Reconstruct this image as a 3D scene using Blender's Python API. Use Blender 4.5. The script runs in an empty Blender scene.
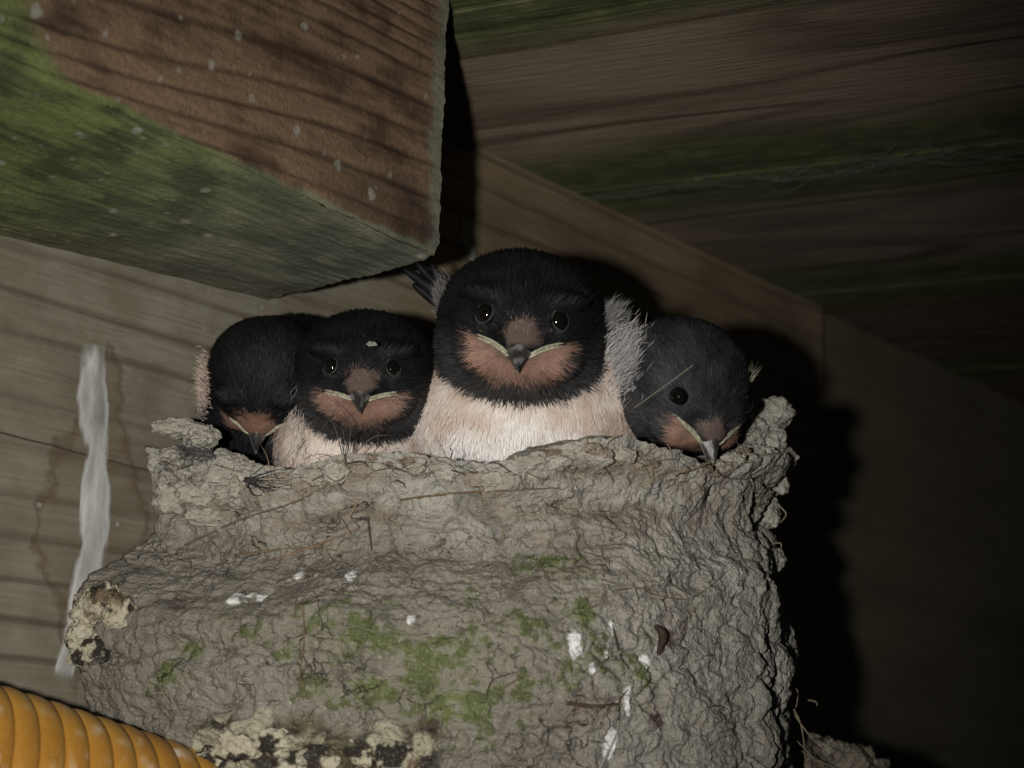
import bpy, bmesh, math
import numpy as np
from mathutils import Matrix, Vector
from mathutils.bvhtree import BVHTree

# ------------------------------------------------------------------ camera, world, flash, exposure
# all modelling below is in centimetres; S turns it into metres
S = 0.01
sc = bpy.context.scene
COL = sc.collection
TH, PH, RO, FPX = math.radians(49), math.radians(14), math.radians(2), 1700.0
A = np.array
Fv = A([0, math.cos(PH), math.sin(PH)]); U0 = A([0, -math.sin(PH), math.cos(PH)]); R0 = A([1., 0, 0])
Rv = R0*math.cos(RO) + U0*math.sin(RO); Uv = U0*math.cos(RO) - R0*math.sin(RO)
cam_d = bpy.data.cameras.new('camera'); cam = bpy.data.objects.new('camera', cam_d); COL.objects.link(cam)
cam.matrix_world = Matrix(((Rv[0], Uv[0], -Fv[0], 0), (Rv[1], Uv[1], -Fv[1], 0), (Rv[2], Uv[2], -Fv[2], 0), (0, 0, 0, 1)))
cam_d.sensor_width = 36; cam_d.lens = 36*FPX/1024; cam_d.clip_start = 0.01; cam_d.clip_end = 50
cam_d.dof.use_dof = True; cam_d.dof.focus_distance = 0.275; cam_d.dof.aperture_fstop = 27
sc.camera = cam
w = bpy.data.worlds.new('World'); sc.world = w; w.use_nodes = True
bg = w.node_tree.nodes['Background']; bg.inputs[0].default_value = (.75, .85, 1, 1); bg.inputs[1].default_value = 0.012
fl = bpy.data.lights.new('camera_flash', 'SPOT'); fl.energy = 3.45; fl.color = (1, .975, .93)
fl.spot_size = math.radians(54); fl.spot_blend = 1.0; fl.shadow_soft_size = 0.004
flo = bpy.data.objects.new('camera_flash', fl); COL.objects.link(flo)
flo.location = (-.032, 0, .002)
_aim = Vector(Fv*30 + Rv*(-2.4) + Uv*(-.6)) - Vector((-3.2, 0, .2))
flo.rotation_euler = _aim.to_track_quat('-Z', 'Y').to_euler()
sc.view_settings.view_transform = 'Standard'; sc.view_settings.look = 'None'
sc.view_settings.exposure = 0.0; sc.view_settings.gamma = 1.0
sc.cycles.max_bounces = 5; sc.cycles.transparent_max_bounces = 12

def norm(v): return v/np.maximum(np.linalg.norm(v, axis=-1, keepdims=True), 1e-12)
def ray(x, y): return Fv + Rv*(x-512)/FPX - Uv*(y-384)/FPX
def at(x, y, d): return ray(x, y)*d                       # point seen at a pixel, d cm away along the optical axis
u = A([math.cos(TH), math.sin(TH), 0.]); n = A([math.sin(TH), -math.cos(TH), 0.]); zz = A([0., 0, 1])
C = at(370, 440, 33.)                                      # where the nest is stuck to the wall
def wall_pt(x, y): r = ray(x, y); return r*(C@n)/(r@n)
def plane_z(x, y, z): r = ray(x, y); return r*z/r[2]
WM = Matrix(((u[0], -n[0], 0, C[0]*S), (u[1], -n[1], 0, C[1]*S), (0, 0, 1, C[2]*S), (0, 0, 0, 1)))   # wall frame
def to_wall(P): d = P-C; return A([d@u, -(d@n), d[2]])
Z_CEIL = 13.8

# ------------------------------------------------------------------ numpy noise
rng = np.random.default_rng(7)
PERM = rng.permutation(4096); GR = norm(rng.normal(size=(4096, 3)))
def _h(i, j, k): return PERM[(PERM[(PERM[i & 4095]+j) & 4095]+k) & 4095]
def perlin(p):
    i = np.floor(p).astype(np.int64); f = p-i; t = f*f*f*(f*(f*6-15)+10); o = 0
    for a in (0, 1):
        for b in (0, 1):
            for c in (0, 1):
                g = GR[_h(i[:, 0]+a, i[:, 1]+b, i[:, 2]+c)]
                d = g[:, 0]*(f[:, 0]-a)+g[:, 1]*(f[:, 1]-b)+g[:, 2]*(f[:, 2]-c)
                o = o+d*(t[:, 0] if a else 1-t[:, 0])*(t[:, 1] if b else 1-t[:, 1])*(t[:, 2] if c else 1-t[:, 2])
    return o*1.5
def fbm(p, o=4, r=False):
    s = 0; a = 1.; T = 0
    for k in range(o):
        v = perlin(p*2.03**k+17.3*k); s = s+a*((1-2*np.abs(v)) if r else v); T += a; a *= .5
    return s/T
RJ = rng.random((4096, 3))
def worley(p):
    i = np.floor(p).astype(np.int64); f1 = np.full(len(p), 9.); f2 = f1.copy(); idd = np.zeros(len(p), np.int64)
    for a in (-1, 0, 1):
        for b in (-1, 0, 1):
            for c in (-1, 0, 1):
                h = _h(i[:, 0]+a, i[:, 1]+b, i[:, 2]+c)
                q = i+A([a, b, c])+RJ[h]; d = np.linalg.norm(p-q, axis=1)
                n1 = d < f1; f2 = np.where(n1, f1, np.minimum(f2, d)); idd = np.where(n1, h, idd); f1 = np.minimum(f1, d)
    return f1, f2, RJ[idd, 0]
def sst(a, b, x): t = np.clip((x-a)/(b-a), 0, 1); return t*t*(3-2*t)
def lerp(a, b, t): t = np.asarray(t)[..., None]; return a*(1-t)+b*t

# ------------------------------------------------------------------ object helpers
def tag(o, label=None, cat=None, group=None, kind=None):
    if label: o['label'] = label
    if cat: o['category'] = cat
    if group: o['group'] = group
    if kind: o['kind'] = kind
    return o
def mesh_obj(name, V, Fc, mat, parent=None, col=None, smooth=True, matrix=None, nrm=None, alpha=None, local=False):
    """V in cm in world coordinates, stored relative to the parent's / object's own origin"""
    V = np.asarray(V, float)
    if matrix is None and local:
        matrix = Matrix(); loc = False
    elif matrix is None:
        org = V.mean(0) if parent is None else A(parent.matrix_world.translation)/S
        V = V-org; matrix = Matrix.Translation(Vector(org*S)); loc = True
    else: loc = False
    me = bpy.data.meshes.new(name); V = V*S
    if isinstance(Fc, np.ndarray):
        k = Fc.shape[1]; me.vertices.add(len(V)); me.vertices.foreach_set('co', V.astype(np.float32).ravel())
        me.loops.add(Fc.size); me.loops.foreach_set('vertex_index', Fc.astype(np.int32).ravel())
        me.polygons.add(len(Fc)); me.polygons.foreach_set('loop_start', np.arange(0, Fc.size, k, dtype=np.int32))
        me.update(calc_edges=True)
    else: me.from_pydata([tuple(v) for v in V], [], [tuple(int(i) for i in f) for f in Fc])
    me.validate(clean_customdata=False)
    me.polygons.foreach_set('use_smooth', np.full(len(me.polygons), smooth))
    if col is not None:
        c = np.ones((len(V), 4), np.float32); c[:, :3] = col
        if alpha is not None: c[:, 3] = alpha
        at_ = me.color_attributes.new('Col', 'FLOAT_COLOR', 'POINT'); at_.data.foreach_set('color', c.ravel())
    if nrm is not None: me.normals_split_custom_set_from_vertices([tuple(v) for v in nrm])
    me.materials.append(mat)
    o = bpy.data.objects.new(name, me); COL.objects.link(o)
    if parent is not None: o.parent = parent
    elif loc: o.matrix_world = matrix
    else: o.matrix_world = matrix
    return o
def empty(name, loc, label, cat, group=None):
    o = bpy.data.objects.new(name, None); COL.objects.link(o); o.empty_display_size = .01
    o.matrix_world = Matrix.Translation(Vector(A(loc)*S)); bpy.context.view_layer.update()
    return tag(o, label, cat, group)
def grid_faces(a, b, wrap=False):
    i = np.arange(a-1)[:, None]; j = np.arange(b if wrap else b-1)[None, :]; j2 = (j+1) % b
    return np.stack([i*b+j, i*b+j2, (i+1)*b+j2, (i+1)*b+j], -1).reshape(-1, 4)
def tube(P, r, k=6, jit=0):
    P = np.asarray(P, float); m = len(P); r = np.broadcast_to(r, (m,)).copy()
    T = norm(np.gradient(P, axis=0)); ref = A([.3, .9, .2]) if abs(T[0]@A([.3, .9, .2])) < .8 else A([1., 0, 0])
    X = norm(np.cross(T, ref)); Y = np.cross(T, X); an = np.linspace(0, 2*np.pi, k, endpoint=False)
    V = P[:, None]+(X[:, None]*np.cos(an)[None, :, None]+Y[:, None]*np.sin(an)[None, :, None])*r[:, None, None]
    V = V.reshape(-1, 3); Fs = [tuple(f) for f in grid_faces(m, k, True)]
    V = np.vstack([V, P[:1], P[-1:]]); c0 = m*k
    Fs += [(c0, (i+1) % k, i) for i in range(k)]+[(c0+1, (m-1)*k+i, (m-1)*k+(i+1) % k) for i in range(k)]
    return V, Fs
def smooth_path(P, m=24):
    P = np.asarray(P, float); t = np.linspace(0, len(P)-1, m); out = []
    for x in t:
        i = min(int(x), len(P)-2); f = x-i; p0 = P[max(i-1, 0)]; p1 = P[i]; p2 = P[i+1]; p3 = P[min(i+2, len(P)-1)]
        out.append(.5*((2*p1)+(-p0+p2)*f+(2*p0-5*p1+4*p2-p3)*f*f+(-p0+3*p1-3*p2+p3)*f**3))
    return A(out)
def ico(sub):
    bm = bmesh.new(); bmesh.ops.create_icosphere(bm, subdivisions=sub, radius=1)
    V = A([v.co[:] for v in bm.verts]); Fs = A([[v.index for v in f.verts] for f in bm.faces]); bm.free(); return V, Fs
def join(parts):
    V = []; Fs = []; o = 0
    for v, f in parts: V.append(v); Fs += [tuple(int(i)+o for i in q) for q in f]; o += len(v)
    return np.vstack(V), Fs

# ------------------------------------------------------------------ materials
class NT:
    def __init__(s, name):
        s.m = bpy.data.materials.new(name); s.m.use_nodes = True; s.t = s.m.node_tree
        s.b = s.t.nodes['Principled BSDF']; s.out = s.t.nodes['Material Output']
    def put(s, sock, v):
        if isinstance(v, bpy.types.NodeSocket): s.t.links.new(v, sock)
        elif v is not None:
            if hasattr(sock.default_value, '__len__') and not hasattr(v, '__len__'): v = (v,)*len(sock.default_value)
            if hasattr(v, '__len__') and len(v) == 3 and len(sock.default_value) == 4: v = (*v, 1)
            sock.default_value = v
    def n(s, t, ins={}, **kw):
        nd = s.t.nodes.new(t)
        for k, v in kw.items(): setattr(nd, k, v)
        for k, v in ins.items(): s.put(nd.inputs[k], v)
        return nd
    def co(s, sc_=(1, 1, 1), off=(0, 0, 0)):
        tc = s.n('ShaderNodeTexCoord'); return s.n('ShaderNodeMapping', {0: tc.outputs['Object'], 1: off, 3: tuple(100*c for c in sc_)}).outputs[0]
    def noise(s, vec, scale=1, det=4, rough=.55, dist=0):
        return s.n('ShaderNodeTexNoise', {'Vector': vec, 'Scale': scale, 'Detail': det, 'Roughness': rough, 'Distortion': dist}).outputs['Fac']
    def vor(s, vec, scale=1, feat='F1', out='Distance', rnd=1):
        return s.n('ShaderNodeTexVoronoi', {'Vector': vec, 'Scale': scale, 'Randomness': rnd}, feature=feat).outputs[out]
    def ma(s, op, a, b=0., c=0., clamp=False):
        nd = s.n('ShaderNodeMath', operation=op, use_clamp=clamp); s.put(nd.inputs[0], a); s.put(nd.inputs[1], b); s.put(nd.inputs[2], c); return nd.outputs[0]
    def rng(s, v, a, b, c=0., d=1.):
        return s.n('ShaderNodeMapRange', {0: v, 1: a, 2: b, 3: c, 4: d}, interpolation_type='SMOOTHSTEP').outputs[0]
    def mix(s, f, a, b, mode='MIX'):
        nd = s.n('ShaderNodeMix', data_type='RGBA', blend_type=mode); s.put(nd.inputs[0], f); s.put(nd.inputs[6], a); s.put(nd.inputs[7], b); return nd.outputs[2]
    def attr(s, o='Color'): return s.n('ShaderNodeAttribute', attribute_name='Col').outputs[o]
    def bump(s, h, strength=.6, dist=.0005, prev=None):
        nd = s.n('ShaderNodeBump', {'Height': h, 'Strength': strength, 'Distance': dist})
        if prev is not None: s.put(nd.inputs['Normal'], prev)
        return nd.outputs[0]
    def fin(s, col, rough=.8, spec=.3, bump=None, **kw):
        s.put(s.b.inputs['Base Color'], col); s.put(s.b.inputs['Roughness'], rough); s.put(s.b.inputs['Specular IOR Level'], spec)
        if bump is not None: s.put(s.b.inputs['Normal'], bump)
        for k, v in kw.items(): s.put(s.b.inputs[k.replace('_', ' ')], v)
        return s.m

def wood(name, light, dark, freq=1.3, warp=3.2, green=None, gmask=None, fibre=1., extra=None, flecks=0.35, along=.05, off=(0, 0, 0), axis=2, lines=.75, nd=3, pw=3.0):
    t = NT(name); c = t.co(off=off)
    sx = t.n('ShaderNodeSeparateXYZ', {0: c}).outputs
    st = t.n('ShaderNodeMapping', {0: c, 3: (along, .45, .45)}).outputs[0]
    n1 = t.noise(st, 1, nd, .5, .4)
    z = sx[axis]
    ph = t.ma('MULTIPLY', t.ma('ADD', z, t.ma('MULTIPLY', n1, warp)), freq*6.283)
    sn = t.ma('MULTIPLY_ADD', t.ma('SINE', ph), .5, .5)
    line = t.ma('POWER', sn, pw)
    amp = t.rng(t.noise(t.n('ShaderNodeMapping', {0: c, 3: (.06, .3, .3), 1: (5, 3, 1)}).outputs[0], 1, 3), .3, .7, .25, 1.)
    line = t.ma('MULTIPLY', line, amp)
    fib = t.noise(t.n('ShaderNodeMapping', {0: c, 3: (.5, 11, 11)}).outputs[0], 1, 1, .6)
    col = extra(t, c, sx, light) if extra else t.mix(0, light, light)
    col = t.mix(t.ma('MULTIPLY', line, lines), col, t.mix(.25, dark, t.mix(1, col, (.45, .4, .35), 'MULTIPLY')))
    col = t.mix(t.rng(fib, .3, .7, 0, .45*fibre), col, t.mix(1, col, (.55, .5, .45), 'MULTIPLY'))
    pat = t.noise(t.n('ShaderNodeMapping', {0: c, 3: (.4, 1, 1)}).outputs[0], .45, 4, .6)
    col = t.mix(t.rng(pat, .42, .68, 0, .55), col, dark)
    if green:
        gm = gmask(t, c, sx)
        gn = t.noise(c, 1.1, 6, .7); gv = t.mix(t.rng(gn, .35, .65), green[0], green[1])
        gv = t.mix(t.rng(fib, .35, .65, 0, .5), gv, tuple(.45*k for k in green[1]))
        col = t.mix(t.ma('MULTIPLY', gm, t.rng(gn, .2, .5, .55, 1.)), col, gv)
    fl_ = t.vor(t.n('ShaderNodeMapping', {0: c, 3: (1, 1, 1)}).outputs[0], 1.3)
    wob = t.ma('ADD', fl_, t.ma('MULTIPLY', t.noise(c, 6, 3), .12))
    col = t.mix(t.rng(wob, .125, .085, 0, flecks), col, (.42, .42, .38))
    h = t.ma('ADD', t.ma('MULTIPLY', line, -.6), t.ma('MULTIPLY', fib, .5)); h = t.ma('ADD', h, t.ma('MULTIPLY', t.noise(t.n('ShaderNodeMapping', {0: c, 3: (.25, 1, 1)}).outputs[0], 7, 2, .7), .35))
    return t.fin(col, .82, .2, t.bump(h, .8, .0006))

def m_attr(name, rough=.9, spec=.15, bs=18., bstr=.6, bd=.0004, var=.35, fine=60.):
    t = NT(name); c = t.co(); a = t.attr()
    nz = t.noise(c, bs, 6, .7); nf = t.noise(c, fine, 3, .6)
    col = t.mix(t.rng(nz, .3, .7, 0, var), a, t.mix(1, a, (.42, .40, .36), 'MULTIPLY'))
    col = t.mix(t.rng(nf, .55, .75, 0, var), col, t.mix(1, col, (1.45, 1.42, 1.35), 'MULTIPLY'))
    h = t.ma('ADD', nz, t.ma('MULTIPLY', nf, .4))
    return t.fin(col, rough, spec, t.bump(h, bstr, bd))
def m_plain(name, col, rough=.5, spec=.5, bump=None, **kw):
    t = NT(name); c = t.co(); nz = t.noise(c, 14, 4, .6)
    cc = t.mix(t.rng(nz, .3, .7, 0, .5), col, tuple(k*.55 for k in col))
    return t.fin(cc, rough, spec, t.bump(nz, .4, .0002) if bump else None, **kw)

# ------------------------------------------------------------------ wall plank
def w_extra(t, c, sx, col):
    # weathered grey on the left, browner towards the right; brown water marks beside the streak; one long crack
    g = t.rng(t.ma('ADD', sx[0], t.ma('MULTIPLY', t.noise(c, .35, 3), 6.)), 1., 6.5)
    grey = t.mix(t.rng(t.noise(c, .9, 6, .65), .35, .7), (.182, .170, .134), (.132, .118, .088))
    col = t.mix(t.ma('MULTIPLY', t.ma('SUBTRACT', 1., g), .9), col, grey)
    sa = to_wall(wall_pt(92, 520))
    dx = t.ma('ABSOLUTE', t.ma('SUBTRACT', sx[0], float(sa[0]))); dz = t.ma('ABSOLUTE', t.ma('SUBTRACT', sx[2], float(sa[2])))
    r = t.ma('ADD', t.ma('ADD', t.ma('MULTIPLY', dx, 1.1), t.ma('MULTIPLY', dz, .42)), t.ma('MULTIPLY', t.noise(c, .9, 4, .6), 1.7))
    edge = t.rng(t.ma('ABSOLUTE', t.ma('SUBTRACT', r, 2.0)), .16, .0)
    col = t.mix(t.ma('MULTIPLY', edge, .6), col, (.075, .05, .03))
    col = t.mix(t.rng(r, 2.05, 1.9, 0, .35), col, (.12, .09, .06))
    k1 = to_wall(wall_pt(0, 432)); k2 = to_wall(wall_pt(190, 482)); sl = (k2[2]-k1[2])/(k2[0]-k1[0])
    ln = t.ma('SUBTRACT', t.ma('SUBTRACT', sx[2], float(k1[2])), t.ma('MULTIPLY', t.ma('SUBTRACT', sx[0], float(k1[0])), float(sl)))
    ln = t.ma('ABSOLUTE', t.ma('ADD', ln, t.ma('MULTIPLY', t.ma('SUBTRACT', t.noise(c, 1.5, 3), .5), .12)))
    cr = t.rng(ln, .028, .008); cr = t.ma('MULTIPLY', cr, t.rng(sx[0], 2., -3.))
    col = t.mix(t.ma('MULTIPLY', cr, .8), col, (.03, .025, .02))
    gg = t.ma('MULTIPLY', t.rng(t.ma('ADD', sx[2], t.ma('MULTIPLY', t.noise(c, .6, 4), 3.)), 6.5, 8.6), t.rng(sx[0], 3, -2))
    return t.mix(t.ma('MULTIPLY', gg, .65), col, (.105, .115, .05))
M_wall = wood('weathered_wall_wood', (.168, .130, .082), (.055, .036, .022), freq=1.35, warp=1.5, pw=9., extra=w_extra, flecks=.3, along=.03, lines=.75, fibre=.7)
def slab(name, x0, x1, y0, y1, z0, z1, mat, M, nx=2, parent=None, bevel=.12):
    bm = bmesh.new(); bmesh.ops.create_cube(bm, size=1)
    for v in bm.verts: v.co = Vector(((x0+x1)/2+v.co.x*(x1-x0), (y0+y1)/2+v.co.y*(y1-y0), (z0+z1)/2+v.co.z*(z1-z0)))
    bmesh.ops.bevel(bm, geom=list(bm.edges), offset=bevel, segments=2, affect='EDGES')
    V = A([v.co[:] for v in bm.verts]); Fs = [[v.index for v in f.verts] for f in bm.faces]; bm.free()
    return mesh_obj(name, V, Fs, mat, parent, smooth=False, matrix=M)
XB = float(to_wall(wall_pt(826, 450))[0])
wall = slab('wall_plank', -22, XB, 0, 3.8, -16, Z_CEIL-.05, M_wall, WM)
tag(wall, 'wide weathered timber plank the mud nest is stuck to, grey on the left and brown on the right', 'wall plank')

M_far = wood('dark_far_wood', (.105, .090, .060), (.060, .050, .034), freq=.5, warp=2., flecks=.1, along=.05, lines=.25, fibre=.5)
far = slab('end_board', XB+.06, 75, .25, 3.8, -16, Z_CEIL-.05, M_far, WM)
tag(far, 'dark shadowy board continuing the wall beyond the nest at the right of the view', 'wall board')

# dried white streak running down the plank
def strip(px, half, mat, name, parent, lift=.02, seed=0, colr=(.55, .55, .52), amax=.9):
    P = smooth_path([to_wall(wall_pt(*p)) for p in px], 240); hw = np.interp(np.linspace(0, 1, 240), np.linspace(0, 1, len(half)), half)
    k = 40; s = np.linspace(-1, 1, k); T = norm(np.gradient(P, axis=0)); X = norm(np.cross(T, A([0, -1., 0])))
    V = P[:, None]+X[:, None]*(s[None, :, None]*hw[:, None, None]); V = V.reshape(-1, 3)
    e = np.abs(np.tile(s, 240)); t_ = np.repeat(np.linspace(0, 1, 240), k)
    nz = fbm(V*A([3, 3, 1.])+seed, 5)
    st = fbm(V*A([9, 9, .9])+seed+5, 4)
    al = sst(1.0, .66, e+nz*.75+.12*np.sin(t_*23))*sst(-.01, .10, t_+nz*.08)*sst(1, .96, t_+nz*.03)*np.clip(.74+.15*st+.35*sst(.45, .85, e)+.4*nz-.25*np.exp(-((t_-.22)/.1)**2), 0, 1)
    V[:, 1] = -lift-.02*(1-e**2)
    cc = A(colr)[None]*(.85+.10*st[:, None]+.45*nz[:, None])
    return mesh_obj(name, V, grid_faces(240, k), mat, parent, col=np.clip(cc, 0, 1), alpha=np.clip(al*amax, 0, 1), local=True)
def m_film():
    t = NT('dried_dropping_film'); a = t.attr(); al = t.attr('Alpha'); c = t.co()
    t.fin(a, .8, .2, t.bump(t.noise(c, 20, 5, .7), .5, .0003), Alpha=al); return t.m
M_film = m_film()
bpy.context.view_layer.update()
_s = strip([(93, 345), (92, 400), (96, 450), (94, 520), (88, 570), (74, 620), (62, 678)], [.28, .33, .30, .31, .30, .24, .2], M_film, 'dropping_streak', wall)
_s2 = strip([(467, 215), (466, 240), (474, 262)], [.16, .18, .1], M_film, 'dropping_streak', wall, seed=4, colr=(.4, .42, .38), amax=.7)
_s['label'] = 'long white dried dropping streak left of the nest'; _s2['label'] = 'small pale dropping smear above the middle chick'

# ------------------------------------------------------------------ joist (upper left)
P1 = wall_pt(270, 300); P2 = plane_z(437, 258, P1[2]); wj = (P2-P1)@n; xe = to_wall(P2)[0]; zb = P1[2]-C[2]
def build_joist():
    # bottom corners at the far-left end, chosen from where the timber's edges run
    L = 24; nx = 620
    bl = to_wall(wall_pt(-60, 222)); zback = lambda x: zb+(bl[2]-zb)*((xe-x)/(xe-bl[0]))
    r = ray(-60, 30); Pf = r*((C+n*wj)@n)/(r@n); fl2 = to_wall(Pf)
    zfront = lambda x: zb+(fl2[2]-zb)*((xe-x)/(xe-fl2[0]))
    x = xe-np.concatenate([np.linspace(0, .3, 30)[:-1], np.linspace(.3, 14, nx-80), np.linspace(14, L, 52)[1:]]); m = len(x)
    H = Z_CEIL-C[2]-zb
    # cross-section: from the top of the front face down, round the lower front arris, back along the underside to the wall
    kf = 150; kb = 170
    V = np.zeros((m, kf+kb, 3)); side = np.zeros((m, kf+kb))
    for i, xi in enumerate(x):
        zf = zfront(xi); zk = zback(xi)
        tf = np.linspace(0, 1, kf); V[i, :kf] = np.stack([np.full(kf, xi), np.full(kf, -wj), (H+zb)+(zf-H-zb)*tf], 1)
        tb = np.linspace(0, 1, kb+1)[1:]; V[i, kf:] = np.stack([np.full(kb, xi), -wj+(wj-.01)*tb, zf+(zk-zf)*tb], 1)
        side[i, kf:] = tb; side[i, :kf] = tf-1
    V = V.reshape(-1, 3); sd = side.ravel(); under = sd > 0
    # displacement
    de = np.minimum(np.abs(sd)*np.where(under, wj, H), 9)
    V0_ = V.copy(); g = fbm(V*A([.09, 1.2, 1.2]), 4); lines = np.abs(np.sin((V[:, 2]+V[:, 1]*.3+V[:, 0]*.02+1.5*fbm(V*A([.05, .3, .3]), 2))*8.2))
    fine = fbm(V*A([1.2, 6, 6]), 4)
    d = .05*g+.035*fine-.05*(1-lines)**2*(~under)*sst(.1, .9, xe-V0_[:, 0])
    arr = sst(.35, 0, de)*(.04+.09*fbm(V*A([.7, .7, .7])+9, 3))
    Nn = np.where(under[:, None], A([0, 0, -1.]), A([0, -1., 0]))
    V0 = V.copy(); V = V+Nn*d[:, None]; V[:, 2] += arr*.9; V[:, 1] += arr*.9
    end = sst(.45, 0, xe-V0[:, 0])
    V[:, 0] += end*(.10*fbm(V0*A([1, 1.1, 1.1])+3, 5)+.05*fbm(V0*8, 3)); 
    V[:, 1] = np.where(under, np.minimum(V[:, 1], -.004), V[:, 1])
    # colours of the thing itself: red-brown grain, algae below and along the cut end
    px = V0[:, 0]; big = fbm(V0*.28+2, 4); mid = fbm(V0*1.1, 5); ft = fbm(V0*A([.9, 7, 7]), 5)
    brown = lerp(A([.155, .100, .062]), A([.062, .038, .024]), sst(-.2, .5, mid+.5*ft))
    gl = sst(.45, .0, lines)*np.clip(.62+.9*fbm(V0*A([.08, .8, .8])+60, 3), .1, .95); brown = lerp(brown, A([.022, .013, .009]), gl)
    stain = sst(.12, .4, fbm(V0*A([.35, .6, .6])+31, 4)); brown = lerp(brown, A([.020, .015, .012]), stain*.45)
    e2 = xe-px
    gcol = lerp(A([.115, .138, .048]), A([.048, .062, .026]), sst(-.25, .35, mid+.6*ft))
    gray = lerp(A([.175, .175, .125]), A([.105, .108, .078]), sst(-.3, .3, mid))
    gcol = lerp(gcol, gray, sst(7.0, 1.0, e2+1.5*big))
    wallside = sst(.55, 1.0, sd+.35*big)*under
    gcol = lerp(gcol, A([.088, .080, .052]), wallside*.6)
    gm = np.where(under, 1., 0)*1.
    gm = np.maximum(gm, sst(.17, .06, de+.16*fbm(V0*1.6+7, 4)+0.02)*(~under)*.95)
    left = sst(8.2, 11.5, e2+1.6*big+1.5*(1+sd)*(~under)*0); lo = sst(3.0, .4, de+.9*big)
    def fx(x_, y_): r_ = ray(x_, y_); Pq = to_wall(r_*((C+n*wj)@n)/(r_@n)); return Pq[0], Pq[2]
    (xa, za), (xb, zb_), (xc, zc) = fx(22, 0), fx(45, 45), fx(88, 99)
    xl = np.interp(V0[:, 2], [zc, zb_, za], [xc, xb, xa]); gm = np.maximum(gm, sst(.35, -.35, V0[:, 0]-xl+.5*big+.25*mid)*(~under)*.97)
    gm = np.maximum(gm, sst(.42, .10, e2+.25*fbm(V0*2.2+1, 4))*.9)
    gm = np.clip(gm, 0, 1); col = lerp(brown, gcol, gm)
    w1, _, idd = worley(V0*A([1.6, 1.6, 1.3])+2); fk = sst(.15, .09, w1+.12*fbm(V0*5, 3))*(idd > .2); col = lerp(col, A([.30, .29, .26]), fk*.6); w1, _, idd = worley(V0*A([3.1, 3.1, 2.4])+22); fk = sst(.16, .08, w1+.10*fbm(V0*7, 3))*(idd > .55); col = lerp(col, A([.26, .25, .22]), fk*.5)
    sm = sst(.45, .62, fbm(V0*A([.9, 2.5, 2.5])+50, 5)); col = lerp(col, A([.26, .25, .20]), sm*.5)
    Fs = grid_faces(m, kf+kb)
    # close the cut end and the back with simple faces
    nv = len(V); Vx = []; row = list(range(kf+kb))
    back = [(V[kf+kb-1]+A([0, 0, 0])), A([xe, 0, H+zb]), A([xe-L, 0, H+zb])]
    V = np.vstack([V, A([[xe-.05, -.004, H+zb]]), A([[x[-1], -.004, H+zb]])]); col = np.vstack([col, col[:1], col[:1]])
    faces = [tuple(f) for f in Fs]+[tuple(row+[nv])]+[tuple([(m-1)*(kf+kb)+j for j in row][::-1]+[nv+1])]
    return mesh_obj('joist', V, faces, m_attr('algae_covered_joist', .88, .15, 12, .7, .0005, .45, 45), col=col, matrix=WM)
joist = build_joist()
tag(joist, 'thick square-cut timber joist at the upper left, red-brown side and green algae underneath', 'joist')

# ------------------------------------------------------------------ roof boards overhead
G1 = plane_z(601, 189, Z_CEIL); G2 = plane_z(1024, 140, Z_CEIL)
bd = norm(G2-G1); be = np.cross(zz, bd)                    # be: away from the camera
if be[1] < 0: be = -be
def bframe(off): 
    O = (G1+be*off)*S; return Matrix(((bd[0], be[0], 0, O[0]), (bd[1], be[1], 0, O[1]), (0, 0, 1, Z_CEIL*S), (0, 0, 0, 1)))
BW = 9.2
def bmask(w_, k=1., far=1., yo=0.):
    def f(t, c, sx):
        e = t.ma('SUBTRACT', w_/2, t.ma('ABSOLUTE', t.ma('SUBTRACT', t.ma('SUBTRACT', sx[1], yo), w_/2)))
        e = t.ma('MULTIPLY', e, t.rng(sx[1], yo+w_*.25, yo+w_*.4, far, 1.)); return t.rng(t.ma('ADD', e, t.ma('MULTIPLY', t.noise(t.n('ShaderNodeMapping', {0: c, 3: (.25, 1, 1)}).outputs[0], 1, 4), 1.4)), 2.3*k, 1.1*k, 0, .9)
    return f
names = ['brown roof board with a swirling knot grain and green edges, nearest overhead',
         'green-stained roof board just beyond the cobwebbed gap', 'dark brown roof board, third from the front',
         'dim roof board, fourth from the front', 'faint roof board farthest into the dark, above the right edge',
         'roof board at the very top of the view, mostly green algae']
offs = [-BW, .03, BW+.05, 2*BW+.08, 3*BW+.1, -2*BW-.03]
for i, o_ in enumerate(offs):
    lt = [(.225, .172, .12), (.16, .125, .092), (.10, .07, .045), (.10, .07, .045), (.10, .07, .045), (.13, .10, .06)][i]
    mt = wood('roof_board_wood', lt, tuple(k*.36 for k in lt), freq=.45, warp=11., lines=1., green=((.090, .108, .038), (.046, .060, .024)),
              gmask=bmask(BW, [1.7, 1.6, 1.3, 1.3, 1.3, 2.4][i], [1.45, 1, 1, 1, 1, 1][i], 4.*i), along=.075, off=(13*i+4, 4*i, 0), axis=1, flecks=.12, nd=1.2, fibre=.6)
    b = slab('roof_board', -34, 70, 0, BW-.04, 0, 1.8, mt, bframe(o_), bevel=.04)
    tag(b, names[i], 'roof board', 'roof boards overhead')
backing = slab('dark_gap_backing', -36, 72, -2*BW-3, 4*BW+14, 2.1, 2.4, m_plain('void_dark', (.03, .03, .028), .9, .2), bframe(0))  # added dark slab; its colour stands for the unlit void above the gap
tag(backing, 'dark slab added to stand for the dark void above the gap between the roof boards', 'gap backing')

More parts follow.
